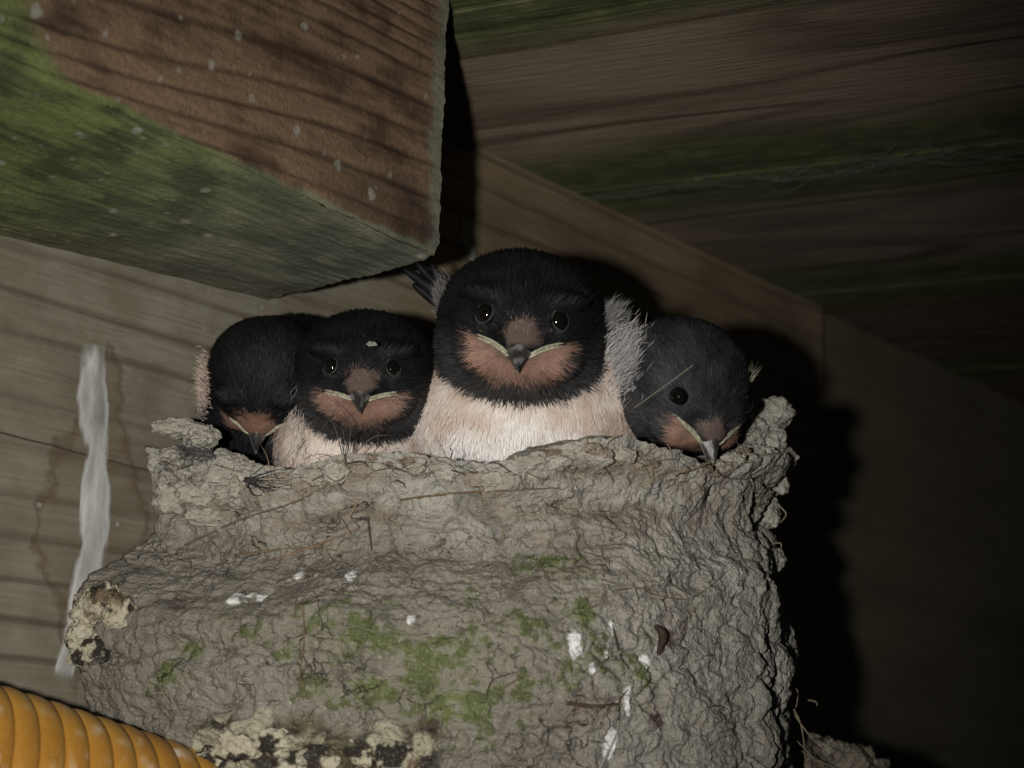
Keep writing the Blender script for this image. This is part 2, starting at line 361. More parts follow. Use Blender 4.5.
# ------------------------------------------------------------------ nest
def nest_base():
    na, nh, ni = 980, 470, 60
    # angle spaced so that the visible side is sampled evenly
    a = np.linspace(-.02, math.pi+.02, na)
    rim_px = A([[60, 560], [110, 520], [158, 446], [185, 458], [215, 468], [260, 472], [310, 470], [350, 462], [410, 455], [450, 466], [500, 468], [545, 454], [590, 444], [620, 446], [655, 459], [700, 470], [740, 454], [775, 438], [800, 434], [900, 434]])
    RnT, RuR = 7.9, 5.5
    Vt = np.zeros((nh+ni, na, 3)); N = np.zeros_like(Vt)
    lv = np.linspace(0, 1, nh)
    ca, sa = np.cos(a), np.sin(a)
    def pos(z, k=1., kz=None):
        d = -(z) if kz is None else kz   # depth below rim level
        RuL = 5.1-.30*sst(0., 1.2, d)+1.45*sst(1.3, 2.7, d)
        RuL = np.where(d > 3.4, RuL-.38*(d-3.4), RuL); RuL = np.maximum(RuL, 3)
        Rn = RnT-.45*np.exp(-((d-1.0)/.7)**2)+.15*sst(2.6, 3.8, d)
        Ru = np.where(ca < 0, RuL, RuR)
        ex = .92
        c_ = np.sign(ca)*np.abs(ca)**ex; s_ = np.abs(sa)**ex
        return C[None]+(u[None]*(c_*Ru)[:, None]+n[None]*(s_*Rn)[:, None])*k
    # rim height per angle
    zr = np.zeros(na)
    for it in range(6):
        P = pos(zr); P[:, 2] = C[2]+zr; D = P@Fv; X = 512+FPX*(P@Rv)/D; Y = 384-FPX*(P@Uv)/D
        tgt = np.interp(X, rim_px[:, 0], rim_px[:, 1]); zr = zr+(Y-tgt)*D/FPX*.95
    kk = np.ones(31)/31; zr = np.convolve(np.pad(zr, 15, mode='edge'), kk, mode='valid')
    zr = zr+.16*fbm(np.stack([a*9, a*0, a*0], 1), 4)+.07*fbm(np.stack([a*40, a*0+3, a*0], 1), 3)
    zbot = -9.5
    for i, t in enumerate(lv):
        z = zr+(zbot-zr)*t; Q = pos(z, 1., np.maximum(zr-z, 0)*1.); Q[:, 2] = C[2]+z; Vt[nh-1-i] = Q
        N[nh-1-i] = norm(u[None]*(ca/6.)[:, None]+n[None]*(sa/8.5)[:, None])
    for j in range(ni):          # over the lip and down into the bowl
        t = (j+1)/ni; k = 1-.16*math.sin(min(t*2, 1)*math.pi/2)-.5*max(t-.35, 0)
        Q = pos(zr, k, np.zeros(na)); Q[:, 2] = C[2]+zr+.10*math.sin(min(t*3, 1)*math.pi)-2.6*max(t-.3, 0)
        Vt[nh+j] = Q; N[nh+j] = A([0, 0, 1.]) if t > .1 else norm(N[nh-1]*(1-t*8)+A([0, 0, 1])*t*8)
    depth = np.zeros((nh+ni, na))
    for i in range(nh): depth[i] = zr-(Vt[i, :, 2]-C[2])
    return Vt.reshape(-1, 3), N.reshape(-1, 3), depth.ravel(), nh+ni, na, np.tile(a, nh+ni), np.repeat(np.arange(nh+ni) >= nh, na)
NV, NN, ND, nr, nc, NA, NI = nest_base()
def px_of(P): D = P@Fv; return 512+FPX*(P@Rv)/D, 384-FPX*(P@Uv)/D
bx, by = px_of(NV)
out_ = ~NI
def npt(x, y):       # a point on the smooth nest wall, found once and then used as a 3-D anchor
    d = (bx-x)**2+(by-y)**2+np.where(out_ & ((NN@Fv) < .25), 0, 1e6); return NV[np.argmin(d)]
p = NV
wp = p+.35*np.stack([fbm(p*.9+3, 3), fbm(p*.9+33, 3), fbm(p*.9+63, 3)], 1)
right = sst(1.0, 2.2, (p-C)@u+.0*NA+1.6*fbm(p*.4+5, 2)+1.2)      # towards the exposed end: stacked pellets
rimw = sst(1.2, .2, ND+.5*fbm(p*.7+11, 3))
big = fbm(p*.33, 4); str_ = fbm(wp*A([.42, .42, 2.1]), 5, True); str2 = fbm(wp*A([.9, .9, 4.5])+8, 4, True)
f1, f2, fid = worley(wp*A([1.15, 1.15, 1.45])); g1, g2, gid = worley(wp*A([2.7, 2.7, 3.1])+4)
pel = np.sqrt(np.clip(1-(f1*1.15)**2, 0, 1)); pel2 = np.sqrt(np.clip(1-(g1*1.2)**2, 0, 1))
crk = np.exp(-((f2-f1)/.06)**2)*sst(-.1, .35, fbm(p*.8+21, 3)); crk2 = np.exp(-((g2-g1)/.07)**2)*sst(-.05, .3, fbm(p*.9+41, 3))
flk = fbm(wp*1.7+13, 5, True); fine = fbm(p*5., 4); fin2 = fbm(p*13., 3)
cn = perlin(wp*A([1.5, 1.5, 1.9])+5); cv = perlin(wp*A([2.0, 2.0, .75])+15)
thin = np.exp(-(cn/.016)**2)*sst(.05, .35, fbm(p*.9+51, 2))*(1-right)+np.exp(-(cv/.03)**2)*sst(-.25, .15, fbm(p*.9+52, 2))*right
lip = sst(.1, -.25, cv)*.07*right
disp = .36*big-.06*thin+lip+(.04+.06*(1-right))*str_+.05*str2*(1-right*.6)+(.15+.11*right+.06*rimw)*pel+(.05+.03*right)*pel2-(.07+.13*right)*crk-.03*crk2+.06*flk*(1-.4*right)+.055*fine+.028*fin2
disp = np.where(NI, (disp-.32)*.45, disp)
fade = sst(0, .25, (p-C)@n)     # stays glued to the wall
disp = disp*np.where(fade < 1, .35+.65*fade, 1)
NVd = NV+NN*disp[:, None]
dn = (NVd-C)@n; NVd = NVd+n[None]*np.where(dn < -.3, -.3-dn, 0)[:, None]
# colours
mud = lerp(A([.37, .35, .305]), A([.285, .262, .22]), sst(-.3, .4, fbm(p*.5+70, 5)))*.82
mud = lerp(mud, mud*A([1.2, 1.2, 1.22]), sst(.0, .6, pel+.5*fine)*.5)
mud = lerp(mud, A([.335, .30, .25]), ((fid > .6)*sst(.7, .2, f1)*right)*.5)
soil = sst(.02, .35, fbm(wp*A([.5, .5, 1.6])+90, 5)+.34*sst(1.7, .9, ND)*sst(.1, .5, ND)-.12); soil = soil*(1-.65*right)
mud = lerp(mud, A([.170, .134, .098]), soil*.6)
mud = lerp(mud, mud*.35, np.clip(thin, 0, 1)*.6)
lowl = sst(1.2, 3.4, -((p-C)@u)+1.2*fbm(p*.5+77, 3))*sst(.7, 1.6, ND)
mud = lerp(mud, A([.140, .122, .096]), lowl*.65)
mud = lerp(mud, mud*.45, np.clip(crk+crk2*.6, 0, 1)*.7)
mud = lerp(mud, A([.09, .06, .04]), sst(.35, .6, fbm(p*3.2+7, 4))*.6)
moss_px = [(300, 650, .3, .16), (405, 610, .3, .14), (360, 620, .3, .2), (470, 655, .35, .2), (545, 645, .3, .2), (585, 600, .25, .25), (560, 690, .3, .2), (600, 660, .35, .22), (440, 640, .4, .22), (525, 570, .25, .2), (590, 640, .2, .22), (355, 700, .4, .2), (240, 625, .3, .15), (650, 560, .15, .12), (480, 715, .25, .2), (735, 600, .12, .1), (350, 640, .8, .3), (440, 690, 1.05, .28), (425, 655, .6, .35), (380, 690, .6, .3), (330, 690, .4, .3), (320, 625, .35, .25), (545, 570, .45, .28), (572, 575, .22, .35), (575, 615, .35, .4), (620, 680, .55, .28), (570, 672, .4, .22), (515, 625, .4, .22), (180, 680, .45, .32), (195, 650, .3, .3), (265, 640, .4, .2), (480, 640, .4, .25), (530, 690, .4, .2), (470, 600, .3, .2), (645, 640, .25, .15), (455, 708, .5, .5), (390, 640, .4, .3), (500, 660, .5, .2)]
mm = np.zeros(len(p)); nz1 = fbm(p*2.4+3, 5); nz2 = fbm(p*7+3, 3)
for (x, y, r_, k_) in moss_px:
    q = npt(x, y); d = np.linalg.norm((p-q)*A([.8, .8, 1.25]), axis=1)/r_
    mm = np.maximum(mm, sst(1.25, .1, d)*k_*2.0)
moss = sst(.20, .55, mm*.72+nz1*1.15+nz2*.9-.04)*(mm > .01)
mossc = lerp(A([.135, .158, .050]), A([.08, .096, .034]), sst(-.3, .4, nz2+nz1))
halo = sst(.05, .9, mm+nz1*.6); mud = lerp(mud, A([.175, .185, .10]), halo*.40*(mm > 0))
mud = lerp(mud, mossc, moss*.88); NVd = NVd+NN*(moss*.03)[:, None]
for (x, y, r_, sx_) in [(243, 603, .17, 1.), (256, 598, .16, .8), (270, 600, .13, 2.), (360, 577, .14, 1.7), (567, 648, .16, 2.2), (604, 628, .09, 5.), (598, 655, .08, 1.), (636, 665, .10, 1.), (585, 668, .1, 1.), (414, 622, .08, 1.), (312, 578, .14, 1.4), (622, 700, .14, 3.5), (605, 745, .15, 2.5)]:
    q = npt(x, y); dd = p-q; d = np.sqrt((dd[:, 0]**2+dd[:, 1]**2)*1.6*(sx_**.5)+dd[:, 2]**2/sx_**.9)/r_
    m_ = sst(.62, .42, d*.6+.8*fbm(p*4.5+x, 5)); mud = lerp(mud, A([.72, .72, .70]), m_*.92); NVd = NVd+NN*(m_*.03)[:, None]
for (x, y, r_) in [(657, 638, .2), (258, 596, .12), (318, 580, .12), (592, 650, .08), (650, 720, .2), (430, 735, .3), (180, 450, .2)]:
    q = npt(x, y); d = np.linalg.norm(p-q, axis=1)/r_; m_ = sst(1, .4, d+.6*nz2+.4*nz1); mud = lerp(mud, A([.05, .032, .02]), m_*.85)
# black-and-cream lichen at the bottom
for (x, y, r_) in [(300, 762, .8), (235, 748, .5), (395, 765, .6), (350, 768, .6)]:
    q = npt(x, y); d = np.linalg.norm((p-q)*A([.7, .7, 1.1]), axis=1)/r_; m_ = sst(1.1, .7, d+.5*nz1)
    lc = lerp(A([.33, .31, .22]), A([.035, .03, .022]), sst(-.08, .12, fbm(p*2.3+19, 5))); lc = lerp(lc, A([.10, .085, .05]), sst(.1, .3, fbm(p*1.2+2, 4)))
    mud = lerp(mud, lc, m_*.9); NVd = NVd+NN*(m_*.16*fbm(p*2.3+19, 4, True))[:, None]
def m_mud():
    t = NT('dried_mud'); c = t.co(); a = t.attr()
    wv = t.n('ShaderNodeVectorMath', {0: c, 1: t.n('ShaderNodeVectorMath', {0: t.n('ShaderNodeTexNoise', {'Vector': c, 'Scale': 1.6, 'Detail': 3.}).outputs['Color'], 'Scale': .9}, operation='SCALE').outputs[0]}, operation='ADD').outputs[0]
    vd = t.vor(wv, 1.9, 'DISTANCE_TO_EDGE'); vd2 = t.vor(wv, 4.6, 'DISTANCE_TO_EDGE')
    k1 = t.ma('MULTIPLY', t.rng(vd, .03, .006), t.rng(t.noise(c, .9, 3), .54, .66)); k2 = t.ma('MULTIPLY', t.rng(vd2, .035, .006), t.rng(t.noise(c, 1.4, 3), .56, .68))
    cr = t.ma('MAXIMUM', k1, t.ma('MULTIPLY', k2, .7))
    n1 = t.noise(c, 5, 3, .7); n2 = t.noise(c, 13, 3, .75); n3 = t.noise(c, 30, 1, .6)
    col = t.mix(t.rng(n1, .35, .65, 0, .28), a, t.mix(1, a, (.55, .52, .47), 'MULTIPLY'))
    col = t.mix(t.rng(n2, .5, .72, 0, .45), col, t.mix(1, col, (1.3, 1.29, 1.26), 'MULTIPLY'))
    col = t.mix(t.rng(n2, .42, .26, 0, .45), col, t.mix(1, col, (.45, .42, .38), 'MULTIPLY'))
    col = t.mix(t.rng(n3, .6, .75, 0, .35), col, (.5, .48, .42))
    pit = t.rng(t.vor(c, 3.2), .13, .07); pit = t.ma('MULTIPLY', pit, t.rng(t.noise(c, 1.1, 2), .5, .6)); col = t.mix(t.ma('MULTIPLY', pit, .8), col, (.05, .04, .03))
    col = t.mix(t.ma('MULTIPLY', cr, .7), col, (.06, .05, .038))
    h = t.ma('ADD', t.ma('MULTIPLY', n1, 1.), t.ma('ADD', t.ma('MULTIPLY', n2, .8), t.ma('MULTIPLY', n3, .25))); h = t.ma('SUBTRACT', h, t.ma('MULTIPLY', cr, 1.2))
    return t.fin(col, .93, .12, t.bump(h, .9, .0008))
M_mud = m_mud()
nest = empty('swallow_nest', C+A([0, 0, -6]), 'cup-shaped mud nest with green moss patches and white splashes, stuck to the timber wall', 'nest')
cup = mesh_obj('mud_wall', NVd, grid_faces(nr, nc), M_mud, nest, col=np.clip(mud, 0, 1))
gf = grid_faces(nr, nc)
sub = NVd.reshape(nr, nc, 3)[::2, ::2]; snr, snc = sub.shape[:2]
bvh = BVHTree.FromPolygons([tuple(v) for v in sub.reshape(-1, 3)], [tuple(f) for f in grid_faces(snr, snc)])
def hit(x, y, lift=0.):
    d = Vector(norm(ray(x, y))); h = bvh.ray_cast(Vector((0, 0, 0)), d)
    if h[0] is None: return None
    return A(h[0])-A(d)*lift

# pellets of mud built onto the lip and ends
iv, if_ = ico(5)
def pellet(P, r, name='mud_pellet', colr=(.33, .30, .255), sq=(1, 1, .85), amp=.2, seed=0, parent=nest, mat=M_mud, cf=None):
    q = iv*r*A(sq); nz = fbm(iv*1.3+seed, 5); n2 = fbm(iv*4+seed, 3); q = q*(1+amp*nz+amp*.3*n2)[:, None]
    cc = A(colr)[None]*(1+.5*nz+.35*n2)[:, None] if cf is None else cf(q+seed)
    return mesh_obj(name, q+P, if_, mat, parent, col=np.clip(cc, 0, 1))
def rim_depth(x, y):
    h = hit(x, y);  return None if h is None else h@Fv
pels = [(724, 466, .24, 29.3), (742, 459, .26, 29.4), (757, 456, .25, 29.6), (772, 466, .28, 29.9), (748, 484, .26, 29.4), (730, 490, .24, 29.2), (774, 413, .33, 30.3), (748, 437, .34, 30.0), (768, 442, .30, 30.2), (781, 458, .27, 30.5), (733, 470, .33, 29.6), (757, 472, .30, 29.8), (775, 485, .24, 30.3), (745, 500, .3, 29.8), (765, 512, .26, 30.2), (722, 452, .25, 29.8),
        (770, 560, .28, 30.2), (775, 640, .34, 30.4), (786, 655, .22, 30.5), (768, 690, .3, 30.3),
        (222, 470, .36, None), (236, 496, .38, None), (203, 492, .34, None), (176, 498, .30, None), (190, 470, .26, None), (178, 428, .30, None), (200, 437, .28, None), (248, 474, .24, None), (212, 516, .28, None), (172, 455, .24, None)]
for i, (x, y, r_, d_) in enumerate(pels):
    if d_ is None:
        h = rim_depth(x, max(y, 505)); d_ = (h if h else 28.5)+.15
        pellet(at(x, y, d_), r_, seed=i*3.1, colr=(.30, .28, .235), sq=(1.1+.3*math.sin(i*2.3), .8, .75+.2*math.sin(i*1.7)), amp=.55)
    else: pellet(at(x, y, d_), r_, seed=i*3.1, colr=(.30, .28, .24), sq=(1.0, 1.0, 1.0+.15*math.sin(i*1.9)), amp=.48)

# crusty lichen knob at the nest's left foot and more beneath
def lich(q):
    a_ = fbm(q*2.6, 4); c_ = lerp(A([.40, .37, .27]), A([.03, .026, .02]), sst(.0, .14, a_)); return lerp(c_, A([.16, .12, .075]), sst(.1, .3, fbm(q*1.9+9, 4)))
for i, (x, y, r_) in enumerate([(92, 608, .34), (84, 634, .30), (105, 600, .28), (98, 650, .26), (118, 612, .30), (78, 655, .18)]):
    P = hit(max(x, 86), y, 0.); P = wall_pt(x, y)+n*.3 if P is None else at(x, y, P@Fv-.05); o = pellet(P, r_*.9, 'lichen_crust', sq=(1, .9, 1), amp=.6, seed=40+i*2.7, cf=lich)
for i, (x, y, r_) in enumerate([(240, 746, .36), (275, 742, .32), (320, 760, .42), (360, 755, .3), (396, 757, .36), (300, 768, .4), (215, 760, .3)]):
    P = hit(x, y, .02)
    if P is not None: pellet(P, r_*.8, 'lichen_crust', amp=.6, sq=(1.1, .6, .8), seed=70+i*2.7, cf=lich)

# straws, rootlets and fibres worked into the mud
M_straw = m_attr('dry_straw', .7, .25, 30, .4, .0002, .5, 80)
def fibre(px, r, colr, name='straw', lift=.008, m=26, parent=nest, taper=True, pts=None, label=None):
    if pts is None:
        P = []
        for (x, y) in smooth_path([A([a_, b_, 0.]) for a_, b_ in px], m)[:, :2]:
            h = hit(x, y, lift)
            if h is not None: P.append(h)
        if len(P) < 4: return None
        P = A(P); dd = P@Fv; dd = np.convolve(np.pad(dd, 2, mode='edge'), np.ones(5)/5, mode='valid'); P = P*(np.minimum(dd, P@Fv+.01)/(P@Fv))[:, None]
    else: P = smooth_path(pts, m)
    r = r*.68
    rr = r*(1-.55*np.linspace(0, 1, len(P))**2) if taper else r
    V, Fs = tube(P, rr, 6); cc = A(colr)[None]*(.8+.5*rng.random((len(V), 1)))
    o = mesh_obj(name, V, Fs, M_straw, parent, col=np.clip(cc, 0, 1))
    if label: o['label'] = label
    return o
dk = (.05, .035, .022); st = (.26, .20, .12); br = (.12, .08, .045); gr = (.11, .115, .07)
fibre([(303, 604), (304, 640), (300, 672), (303, 700)], .022, br)
fibre([(343, 632), (355, 626), (385, 634), (428, 634)], .03, gr)
fibre([(354, 608), (378, 609)], .022, gr)
fibre([(368, 517), (370, 535), (372, 551)], .030, dk)
fibre([(358, 500), (352, 512), (346, 520)], .02, st)
fibre([(275, 560), (330, 540), (360, 528)], .035, (.17, .12, .08)); fibre([(235, 555), (300, 548), (350, 552)], .03, (.15, .11, .07))
fibre([(185, 545), (240, 520), (300, 500), (335, 480)], .03, (.13, .10, .07)); fibre([(400, 500), (460, 493), (560, 488)], .03, br)
fibre([(617, 590), (640, 588), (655, 592)], .02, br); fibre([(612, 620), (620, 655), (632, 672)], .02, dk)
fibre([(640, 590), (690, 598), (740, 560)], .014, br); fibre([(500, 690), (520, 678), (530, 676)], .02, br)
fibre([(566, 703), (590, 706), (618, 704)], .05, (.07, .045, .03)); fibre([(618, 720), (620, 700), (628, 690)], .025, dk); fibre([(600, 768), (616, 735), (618, 712)], .03, (.25, .23, .2))
fibre([(486, 700), (493, 680), (518, 672)], .02, dk)
R2_ = np.random.default_rng(5)
for i in range(46):
    x = R2_.uniform(180, 760); y = R2_.uniform(455, 760); an = R2_.normal(0, .6)+(math.pi/2 if R2_.random() < .3 else 0); L_ = R2_.uniform(10, 42)
    c1 = R2_.uniform(-7, 7)
    fibre([(x, y), (x+L_*.5*math.cos(an)-c1*math.sin(an), y+L_*.5*math.sin(an)+c1*math.cos(an)), (x+L_*math.cos(an), y+L_*math.sin(an))], R2_.uniform(.008, .02), [st, br, dk, (.2, .17, .13)][i % 4], m=12, lift=.006)
# loose grass hanging off the outer edge
for pts in [[(778, 505, 29.9), (786, 514, 29.8), (780, 523, 29.9)], [(768, 545, 29.9), (780, 543, 29.7), (781, 549, 29.7)], [(782, 680, 30.), (797, 690, 29.8), (796, 708, 29.8)],
            [(770, 700, 30), (792, 735, 30), (828, 772, 30.2)], [(775, 720, 30), (800, 750, 30.2), (850, 775, 30.5)], [(790, 708, 30), (812, 738, 30), (835, 752, 30.2)], [(780, 690, 30), (800, 722, 30), (806, 768, 30)], [(765, 735, 29.8), (760, 755, 29.8), (758, 775, 29.8)], [(808, 700, 30.), (816, 702, 30), (817, 706, 30)]]:
    fibre(None, .02, (.24, .20, .13), pts=[at(*q) for q in pts], label='loose dry straw hanging from the nest edge')

# rubble ledge at lower right, behind the straws
rub = empty('mud_rubble', at(840, 790, 32), 'crumbly heap of fallen mud below the nest at the lower right', 'rubble')
for i, (x, y, r_) in enumerate([(800, 765, .5), (826, 752, .34), (850, 765, .42), (875, 775, .34), (838, 778, .5), (812, 745, .25), (862, 756, .22), (815, 790, .8), (860, 800, .8), (895, 800, .5)]):
    pellet(at(x, y, 31.6+.1*i), r_, 'mud_lump', colr=(.23, .205, .16), amp=.5, seed=110+i*2.1, parent=rub, cf=lambda q: lerp(lerp(A([.23, .2, .155]), A([.10, .08, .055]), sst(-.1, .3, fbm(q*2, 4))), A([.35, .33, .26]), sst(.2, .4, fbm(q*3+5, 3))))

# seed husk stuck to the nest front
h = hit(657, 638, .06)
if h is not None:
    V = smooth_path([hit(655, 625, .05), hit(663, 635, .10), hit(658, 655, .05)], 16); V, Fs = tube(V, .075*np.sin(np.linspace(.2, 2.95, 16)), 10)
    mesh_obj('seed_husk', V, Fs, M_straw, nest, col=A([.035, .022, .014])[None]*(.6+.9*rng.random((len(V), 1))))

# ------------------------------------------------------------------ swallow chicks
def m_fur(name):
    t = NT(name); a = t.attr(); return t.fin(a, .64, .17)
M_fea = m_fur('chick_plumage')
M_skin = m_attr('chick_underplumage', .8, .1, 40, .2, .0001, .2)
M_eye = NT('wet_dark_eye').fin((.004, .0035, .003), .04, .6)
M_ring = m_plain('eyelid_skin', (.042, .040, .038), .85, .06); M_ring2 = m_plain('dark_eyelid_skin', (.012, .012, .012), .8, .1)
def m_beak():
    t = NT('horn_beak'); c = t.co(); z = t.noise(c, 12, 4, .6); a = t.attr()
    return t.fin(t.mix(t.rng(z, .3, .7, 0, .5), a, t.mix(1, a, (.4, .4, .4), 'MULTIPLY')), .38, .5, t.bump(t.noise(c, 30, 4), .4, .0002))
M_beak = m_beak()
def m_gape():
    t = NT('pale_gape_skin'); c = t.co(); z = t.noise(c, 16, 4, .6)
    return t.fin(t.mix(t.rng(z, .35, .7), (.37, .35, .24), (.17, .145, .10)), .5, .4, t.bump(z, .4, .0002), Subsurface_Weight=.1)
M_gape = m_gape()
def ell(q, c, r):
    v = (q-A(c))/A(r); k0 = np.linalg.norm(v, axis=1); k1 = np.linalg.norm(v/A(r), axis=1); return k0*(k0-1)/np.maximum(k1, 1e-6)
def smin(a, b, k): h = np.clip(.5+.5*(b-a)/k, 0, 1); return b*(1-h)+a*h-k*h*(1-h)
SV, SF = ico(7)
BROW = [1.]
def headsdf(h, brow=None):
    brow = BROW[0] if brow is None else brow
    d = ell(h, (0, .12, .03), (1., .92, .86)); d = smin(d, ell(h, (0, -.36, -.08), (.76, .64, .60)), .22)
    d = smin(d, ell(h, (0, .12, -.38), (.98, .86, .60)), .16)
    ax = h.copy(); ax[:, 0] = np.abs(ax[:, 0])
    d = smin(d, ell(ax, (.46, -.66, .42), (.24*brow, .15*brow, .09*brow)), .12) if brow > .1 else d          # brow above the eye
    d = smin(d, ell(ax, (.34, -.70, -.27), (.34, .22, .20)), .14)         # cheek pouch under the gape
    d = -smin(-d, ell(ax, (.30, -.98, .10), (.15, .12, .10)), .10)        # hollow between eye and bill
    return smin(d, ell(h, (0, -.88, -.08), (.24, .22, .15)), .16)
def chick(px, py, depth, hw, fwd, up, bodies, label, seed, dors=None, belly=A([.64, .555, .495]), tufts=(), wings=(), crown_dust=0, nfe=80000, eyes=(1, 1), headshade=1., fore=1., ex=.435, ez=.23, bl=1., rise=.15, ringk=1., brow=1., gx=1.):
    BROW[0] = brow
    GP = [(.12+(x_-.12)*gx, -.165+rise*f_) for x_, f_ in ((.12, 0), (.18, .30), (.26, .58), (.35, .78), (.44, .92), (.50, 1.))]
    H = at(px, py, depth); Yv = norm(H); Zv = norm(Uv-Yv*(Uv@Yv)); Xv = np.cross(Yv, Zv); VM = np.stack([Xv, Yv, Zv])   # rows
    g = np.random.default_rng(seed)
    bk = -norm(A(fwd)); up_ = A(up)-bk*(A(up)@bk); up_ = norm(up_); sd = np.cross(bk, up_); HM = np.stack([sd, bk, up_])
    hl = lambda q: q@HM.T/hw
    def sdf(q):
        d = headsdf(hl(q))*hw
        for (c_, r_) in bodies: d = smin(d, ell(q, c_, r_), .42)
        return d
    def grad(q):
        e = .01; return norm(np.stack([sdf(q+A(v))-sdf(q-A(v)) for v in ((e, 0, 0), (0, e, 0), (0, 0, e))], 1))
    c0 = A(bodies[0][0])*.35
    t = np.full(len(SV), 7.)
    for _ in range(60): t = t-sdf(c0+SV*t[:, None])*.75; t = np.maximum(t, .05)
    Q = c0+SV*t[:, None]; G = grad(Q); bdy = sst(.03, .25, headsdf(hl(Q)))[:, None]; Q = Q+G*(.018*fbm(Q*3.1+seed, 3)[:, None]*(1-bdy)*(np.linalg.norm(hl(Q)-A([0, -.9, 0]), axis=1) > .75)[:, None]+bdy*.075*fbm(Q*A([2.2, 2.2, 1.3])+seed, 3)[:, None])
    def colour(q, jit=0.):
        h = hl(q); hd = headsdf(h)+(g.normal(0, .008, len(h)) if jit else 0)
        if jit: h = h+g.normal(0, jit, h.shape)
        x, y, z = h[:, 0], h[:, 1], h[:, 2]; ax = np.abs(x)
        n1 = fbm(q*2.2+seed, 3); n3 = fbm(q*7+seed, 3)
        black = lerp(A([.0078, .0079, .0091]), A([.0042, .0043, .0052]), sst(-.3, .3, n1))*headshade
        cheek = A([.040, .039, .039])
        c = lerp(black, cheek, sst(.1, -.35, z+.1*n1)*sst(.35, .75, ax+.15*n1)*.8)
        c = lerp(c, A([.044, .0425, .042]), sst(-.25, -.7, z+.1*n1)*.8*(y < .6))
        # brown forehead
        m = sst(1.0, .55, np.sqrt((ax/(.27*fore))**2+((z-.06)/(.19*fore))**2)+.45*n3+.2*n1)*(y < -.4); c = lerp(c, A([.135, .098, .080]) if fore < 1.2 else A([.19, .11, .075]), m*.85)
        # rufous throat, under the gape line
        zg = np.interp(ax, [0]+[g_[0] for g_ in GP]+[.8], [-.17]+[g_[1]+.005 for g_ in GP]+[GP[-1][1]+.03])
        zl = np.interp(ax, [0, .2, .4, .5, .6, .66], [-.58, -.55, -.47, -.38, -.20, -.08])
        m = sst(.0, -.05, z-zg)*sst(-.08, .07, z-zl+.12*n3+.04*n1)*sst(.66, .50, ax+.10*n3)*(y < .1)
        c = lerp(c, lerp(A([.245, .145, .107]), A([.165, .102, .078]), sst(-.3, .4, n1+n3)), m)
        # below the chest band: pale belly, or dark back
        rr = np.linalg.norm(h/A([1., .97, .92]), axis=1)
        below = sst(.035, .075, hd+.02*n3+.015*n1)*sst(.50, .75, np.linalg.norm(h-A([0, -.95, -.15]), axis=1))
        bl = lerp(belly, belly*A([.80, .72, .66]), sst(-.3, .4, n1)); bl = lerp(bl, A([.70, .685, .66]), sst(.62, -.10, (q[:, 2]+1.75)+.5*n1+np.abs(q[:, 0])*.25)*.85)
        if dors is not None:
            s = (q-A(bodies[0][0]))@norm(A(dors[0])); bl = lerp(bl, A([.011, .011, .013])*(1+.5*n3[:, None]), sst(-.15, .15, s-dors[1]+.1*n1))
        return np.clip(lerp(c, bl, below), 0, 1)
    root = empty('swallow_chick', H, label, 'chick', 'swallow chicks in the nest')
    W = lambda q: H+q@VM
    mesh_obj('body', W(Q), SF, M_skin, root, col=colour(Q)*.8)
    # eyes
    exyz = A([ex, 0, ez]); 
    def on_head(x, z):
        lo, hi = -1.6, 0.
        for _ in range(40):
            mid = (lo+hi)/2
            if headsdf(A([[x, mid, z]]))[0] > 0: lo = mid
            else: hi = mid
        return A([x, hi, z])
    toq = lambda h_: (A(h_)*hw)@HM
    eye_pos = []
    for s_, on in zip((-1, 1), eyes):
        e = on_head(s_*exyz[0], exyz[2]); eye_pos.append(e)
        if not on: continue
        gn = norm(A([[headsdf(A([e+A(v)]))[0]-headsdf(A([e-A(v)]))[0] for v in ((.01, 0, 0), (0, .01, 0), (0, 0, .01))]]))[0]
        ce = e-gn*(.070 if brow > .1 else .035); er = .140
        ev, ef = ico(4); ob = mesh_obj('eye', W(toq(ce)+(ev*er*hw)), ef, M_eye, root)
        # eyelid ring
        T1 = norm(np.cross(gn, A([0, 0, 1.]))); T2 = np.cross(gn, T1); an = np.linspace(0, 2*np.pi, 40)
        cen = e+gn*(.008 if brow > .1 else .02)
        ringp = A([cen+(T1*math.cos(a_)*.92+T2*math.sin(a_)*1.08)*.116 for a_ in an]); V, Fs = tube(A([toq(r_) for r_ in ringp]), .012*hw*(1+.35*np.sin(an*3+seed)), 8)
        mesh_obj('eyelid', W(V), Fs, M_ring if ringk > .5 else M_ring2, root)
    # beak: upper half with a ridge and hooked tip, lower half below
    def beak(z0, zs, lower):
        m = 22; k = 20; t_ = np.linspace(0, 1, m); V = []
        for tt in t_:
            y_ = -.86-.44*tt; w_ = .275*(1-tt)**1.05+.010; zt = z0-.07*tt-.13*tt**2.4; ht = (.135*(1-tt)**.8+.018)*zs
            for j in range(k):
                a_ = 2*math.pi*j/k; cx = math.cos(a_); sz = math.sin(a_)
                prof = max(sz, 0)**1.35*1.25 if not lower else max(sz, 0)
                V.append((cx*w_*(1-.28*max(sz, 0)), y_+(.06 if lower else 0)*tt, zt+(prof*ht if sz > 0 else sz*ht*.55)))
        V = A(V); V[:, 1] = -.86+(V[:, 1]+.86)*bl; V[:, 2] = z0+(V[:, 2]-z0)*(.4+.6*bl); Fs = [tuple(f) for f in grid_faces(m, k, True)]+[tuple(range(k))[::-1], tuple((m-1)*k+j for j in range(k))]; return V, Fs
    V, Fs = beak(-.085, 1., False)
